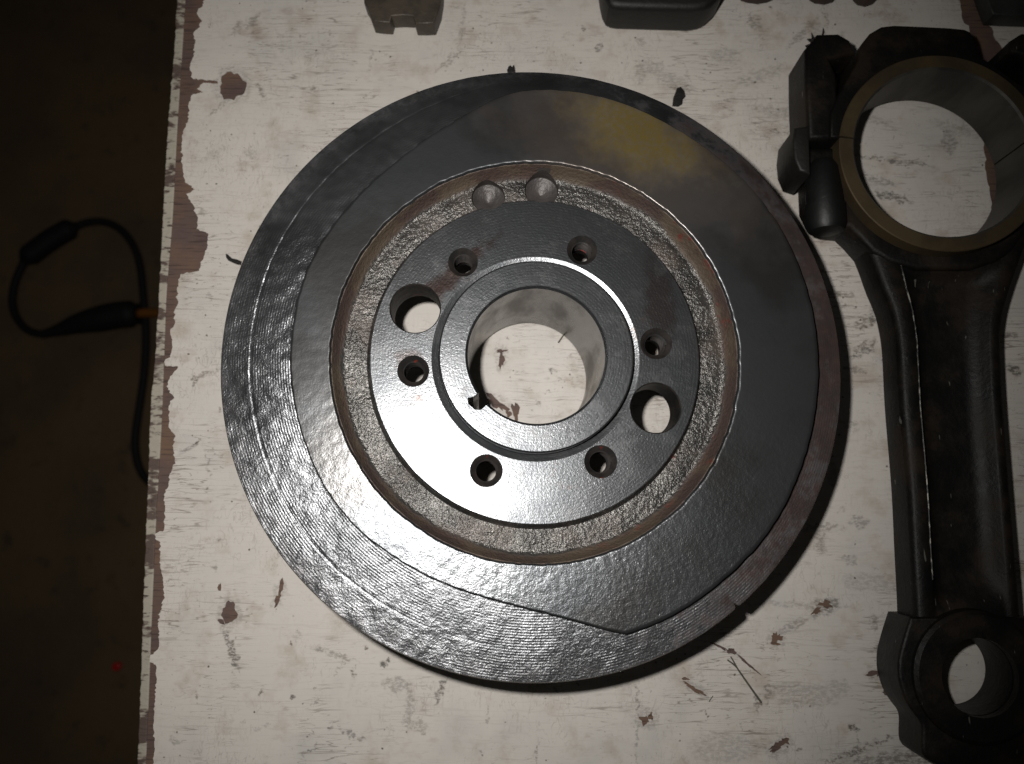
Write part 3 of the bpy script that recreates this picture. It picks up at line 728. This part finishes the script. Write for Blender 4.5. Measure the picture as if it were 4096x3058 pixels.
# cap bolts: shank end above the boss, head tucked under the shoulder
for sgn in (1, -1):
    s0 = loc(at(3290, 800, ZB))[0]*sgn; t0, t1 = loc(at(3290, 690, ZB))[1], loc(at(3290, 945, ZB))[1]
    zc = ZB+.002; R = .0084
    def pt(t): x, y = glob(s0, t); return Vector((x, y, zc))
    ts = [t0-.004, t0, lerp(t0, t1, .5), lerp(t0, t1, .555), lerp(t0, t1, .56), lerp(t0, t1, .86), lerp(t0, t1, .95), t1]
    rs_ = [R*.55, R*.88, R*.92, R*.92, R*1.0, R*1.0, R*.85, R*.45]
    rlink('bolt', tube([pt(t) for t in ts], rs_, 24), MAT['blackbolt'])
    # shoulder pad beside the bolt
    sx = loc(at(3180, 640, ZB))[0]*sgn
    q = [glob(sx+sgn*dx, dy+loc(at(3180, 640, ZB))[1]) for dx, dy in ((.0022, -.011), (.0033, -.004), (.0030, .003), (.0010, .0085), (-.0035, .010), (-.0042, -.012))]
    rlink('bolt_pad', fill_curve([q], .004, ZB+.0080, .0012, 2), MAT['boltpad'])
# I-section shank: lofted cross sections, flanges left and right and a sunk web
ZT, ZW = .062*H, .046*H
LE = [(3420, 1000), (3452, 1080), (3481, 1161), (3510, 1230), (3526, 1279), (3546, 1396), (3559, 1631), (3585, 1945), (3598, 2206), (3609, 2420), (3612, 2560)]
lo = [loc(at(px, py, .03*H)) for px, py in LE]
ro_px = [(4130, 930), (4090, 1040), (4055, 1135), (4030, 1215), (4018, 1270), (4010, 1360), (4020, 1593), (4043, 1900), (4064, 2160), (4082, 2380), (4092, 2520)]
ro = [loc(at(px, py, ZT)) for px, py in ro_px]
lo_s, ro_s = spline([(a, b, 0) for a, b in lo], 6), spline([(a, b, 0) for a, b in ro], 6)
n = len(lo_s); v = []; f = []
for i, (l, r) in enumerate(zip(lo_s, ro_s)):
    u = i/(n-1); k = sstep((u-.10)/.10)*sstep((.93-u)/.09)
    zw = lerp(ZT-.0003, ZW, k); wv_ = l[0]-r[0]
    fr = [(0, .006), (.0, ZT-.0030), (.02, ZT-.0009), (.05, ZT-.0001), (.165, ZT), (.185, ZT-.0007), (.215, lerp(ZT, ZW, k*.45)-.0004), (.27, zw+.0004*k), (.33, zw), (.5, zw-.0001), (.68, zw), (.76, zw+.0006*k), (.83, lerp(ZT, ZW, k*.4)-.0003), (.875, ZT-.0005), (.89, ZT), (.955, ZT-.0001), (.985, ZT-.0009), (1, ZT-.003), (1, .006)]
    m = len(fr)
    for q, z in fr:
        s = lerp(l[0], r[0], q); t = lerp(l[1], r[1], q)
        jit = .00018*mnoise.noise(Vector((t*400, q*3, 1))) if .16 < q < .19 else 0
        x, y = glob(s+jit, t); v.append((x, y, z))
for i in range(n-1):
    for k in range(m): f.append((i*m+k, (i+1)*m+k, (i+1)*m+(k+1) % m, i*m+(k+1) % m))
f.append(tuple(range(m))); f.append(tuple((n-1)*m+k for k in range(m)))
rlink('shank', recalc(mesh(v, f)), MAT['rod'], smooth=50)
# worn bright line along the left flange, broken where the black skin still holds
def worn():
    nn = NT('worn_flange_edge'); g_ = nn.ramp(nn.noise(1, 4, .7, nn.mapping((900, 220, 900))), .50, .60)
    cc = nn.mix(g_, (0.006, 0.0055, 0.005), (0.20, 0.19, 0.16))
    return nn.out(cc, .4, nn.math('MULTIPLY', g_, .4), None, .3)
wl = []
for i in range(int(n*.13), int(n*.86)):
    l, r = lo_s[i], ro_s[i]; u = i/(n-1)
    x_, y_ = glob(lerp(l[0], r[0], .178), lerp(l[1], r[1], .178)); wl.append((x_, y_, ZT-.00028))
rlink('worn_edge', tube(wl, .00038, 8), worn())
# small end: eye with a raised boss
ZS = .075*H
eL = [(3600, 2470), (3578, 2540), (3560, 2610), (3556, 2653), (3560, 2700), (3580, 2765), (3610, 2815), (3638, 2852), (3648, 2890), (3650, 2979), (3690, 3010), (3735, 3036), (3800, 3062), (3880, 3075)]
el = [loc(at(px, py, .035*H)) for px, py in eL]
s_mid = loc(at(3922, 2712, ZS))[0]
el = [p for p in el if p[0] > s_mid+.006]
er = [(2*s_mid-s, t) for s, t in el][::-1]
hole_c = loc(at(3922, 2712, ZS)); RS = .0160
hl = [glob(hole_c[0]+RS*math.cos(2*math.pi*i/48), hole_c[1]+RS*math.sin(2*math.pi*i/48)) for i in range(48)]
rlink('small_end', fill_curve([[glob(p[0], p[1]) for p in spline([(a, b, 0) for a, b in el], 4)+spline([(a, b, 0) for a, b in er], 4)], hl], .003, ZS-.003, .0014, 3, False), MAT['rod'])
x, y = glob(*hole_c)
rlink('eye_bushing', lathe([(RS-.0012, .004), (RS-.0012, ZS), (RS+.0075, ZS), (RS+.009, ZS-.0012), (RS+.0095, ZS-.006), (RS+.0005, ZS-.008), (RS+.0005, .004)], 72, True, (x, y)), MAT['rod'])

# ------------------------------------------------------------------ parts lying along the top of the picture
def slab(name, px, z0, z1, bev, mat, label, cat, parent=None):
    pts = xy(px, lerp(z0, z1, .15))
    c = Vector((sum(p[0] for p in pts)/len(pts), sum(p[1] for p in pts)/len(pts), 0))
    me = fill_curve([pts], z0, z1, bev, 2); me.transform(Matrix.Translation(-c))
    o = link(name, me, mat, parent, 35); o.location = c
    if label: tag(o, label, cat)
    return o
def up_(pts, top):                                   # close an outline that runs out over the top of the picture
    return pts+top
slab('notched_plate', [(1455, -330), (1462, -160), (1467, 0), (1469, 54), (1481, 72), (1501, 127), (1535, 132), (1571, 134), (1578, 107), (1620, 105), (1661, 107), (1670, 137), (1705, 138), (1743, 136), (1765, 77), (1774, 18), (1776, -160), (1772, -330)],
     .001, .011, .0008, MAT['brownpart'], 'brown steel plate with a square notch at the top edge left of centre', 'metal part')
slab('rounded_block', [(2380, -340), (2394, 0), (2400, 40), (2407, 72), (2421, 99), (2440, 108), (2466, 112), (2600, 116), (2746, 120), (2790, 114), (2818, 100), (2848, 72), (2863, 50), (2868, 0), (2872, -340)],
     .001, .020, .003, MAT['blackpart'], 'black block with rounded corners at the top edge right of centre', 'metal part')
for pts, lab in (([(2955, -200), (2962, 0), (2990, 9), (3030, 14), (3070, 8), (3092, -2), (3096, -200)], 'dark rusty part peeping in nearest the rounded black block'),
                 ([(3232, -200), (3238, 0), (3260, 12), (3300, 16), (3330, 8), (3340, -4), (3342, -200)], 'dark rusty part peeping in, middle of three at the top edge'),
                 ([(3405, -200), (3412, 0), (3430, 18), (3462, 25), (3490, 16), (3504, 0), (3508, -200)], 'dark rusty part peeping in nearest the connecting rod cap')):
    tag(slab('rusty_part', pts, .001, .012, .0015, MAT['rustpart'], None, None), lab, 'metal part', 'small rusty parts along the top edge')
slab('steel_plate', [(3870, -300), (3899, -4), (3910, 30), (3925, 70), (3936, 97), (4000, 101), (4100, 104), (4300, 110), (4300, -300)], .001, .010, .0006, MAT['plate'], 'flat dark grey plate in the top right corner', 'metal plate')

# ------------------------------------------------------------------ crumbs and bristles on the bench
def flake_obj(name, px, th, label):
    pts = xy(px); c = Vector((sum(p[0] for p in pts)/len(pts), sum(p[1] for p in pts)/len(pts), 0))
    me = fill_curve([pts], .00005, th, th*.3, 1); me.transform(Matrix.Translation(-c))
    o = link(name, me, MAT['tar'], None, 40); o.location = c; return tag(o, label, 'grease crumb', 'dry black grease crumbs on the bench')
flake_obj('grease_crumb', [(2688, 428), (2692, 395), (2700, 375), (2706, 357), (2722, 352), (2736, 368), (2741, 390), (2730, 402), (2728, 420), (2712, 430)], .0012, 'black grease crumb just above the upper right of the pulley rim')
flake_obj('grease_crumb', [(905, 1016), (915, 1022), (930, 1036), (950, 1040), (968, 1048), (966, 1062), (948, 1060), (930, 1052), (914, 1044), (906, 1032)], .0009, 'thin black grease crumb touching the left of the pulley rim')
flake_obj('grease_crumb', [(2028, 284), (2034, 270), (2042, 264), (2048, 272), (2056, 262), (2060, 276), (2062, 292), (2030, 294)], .0009, 'tiny black grease crumb at the top of the pulley rim')
flake_obj('grease_crumb', [(3225, 230), (3232, 206), (3219, 186), (3234, 180), (3244, 190), (3240, 172), (3226, 160), (3245, 158), (3244, 134), (3254, 152), (3276, 156), (3286, 142), (3291, 114), (3296, 132), (3290, 152), (3300, 160), (3290, 176),
          (3306, 188), (3326, 184), (3338, 200), (3334, 226), (3348, 234), (3350, 260), (3360, 300), (3340, 320), (3300, 300)], .0010, 'jagged splat of black grease above the cap bolt of the connecting rod')
def bristle(px, r, label, branch=None):
    P = [at(a, b, .0006) for a, b in px]; c = P[0].copy(); c.z = 0
    k = spline([tuple(p) for p in P], 6); n = len(k)
    me = tube([p-c for p in k], [r*(1-.4*i/n) for i in range(n)], 6)
    o = link('bristle', me, MAT['bristle'], None, 60); o.location = c; tag(o, label, 'bristle', 'loose bristles on the bench')
    if branch:
        k = spline([tuple(at(a, b, .0006)) for a, b in branch], 5)
        link('side_strand', tube([p-c for p in k], r*.75, 6), MAT['bristle'], o, 60)
bristle([(3045, 2811), (2998, 2745), (2962, 2693), (2948, 2672), (2936, 2650), (2923, 2628)], .00042, 'long forked bristle below the lower right of the pulley', [(2948, 2672), (2930, 2655), (2910, 2641)])
bristle([(2233, 1372), (2255, 1340), (2281, 1304)], .00034, 'short bristle lying in the pulley bore')
bristle([(2836, 2808), (2842, 2798), (2852, 2784)], .00022, 'tiny bristle between the forked bristle and the bottom edge')

# ------------------------------------------------------------------ down on the floor: cord with connectors, red cap
cord = empty('power_cord', at(400, 1300, FZ), 'black cord looped on the dark floor with a thick plug', 'cord')
CL = Vector(cord.location)
def cp(px, py, h): return at(px, py, FZ+h)-CL
path = [(180, 1338), (130, 1330), (92, 1306), (62, 1262), (50, 1215), (54, 1160), (68, 1110), (96, 1052), (130, 1018), (200, 965), (280, 920), (340, 894), (400, 887), (455, 902), (500, 936), (540, 998), (562, 1075), (573, 1180), (580, 1260), (584, 1350), (578, 1480), (560, 1616), (542, 1740), (545, 1826), (566, 1890), (610, 1940), (690, 1990), (800, 2020)]
pts = spline([tuple(cp(a, b, .007)) for a, b in path], 8)
link('cable', tube(pts, .0052, 12), MAT['rubber'], cord, 60)
sl = spline([tuple(cp(a, b, .014)) for a, b in ((92, 1050), (130, 1014), (200, 962), (265, 924), (305, 905))], 6); n = len(sl)
link('inline_connector', tube(sl, [.006+.0085*sstep(min(i, n-1-i)/5) for i in range(n)], 18), MAT['rubber'], cord, 60)
pg = spline([tuple(cp(a, b, .016)) for a, b in ((165, 1339), (230, 1322), (310, 1296), (400, 1276), (470, 1262), (510, 1258), (555, 1256))], 6); n = len(pg)
plug = link('plug', tube(pg, [.0055+.0125*sstep(i/(n*.55)) - (.004 if i > n*.88 else 0) for i in range(n)], 20), MAT['rubber'], cord, 60)
link('plug_tip', tube([cp(545, 1255, .018), cp(556, 1254, .018), cp(600, 1252, .018), cp(640, 1251, .018)], [.004, .0062, .0062, .0055], 14), MAT['orange'], plug, 40)
rc = at(472, 2665, FZ)
cap_ = link('bottle_cap', lathe([(.0001, .0062), (.0040, .0064), (.0050, .0058), (.0054, .0045), (.0056, .0002), (.0050, .0002), (.0048, .0040), (.0001, .0044)], 28), MAT['red'], None, 40)
cap_.location = rc; tag(cap_, 'small bright red cap on the dark floor at lower left', 'cap')
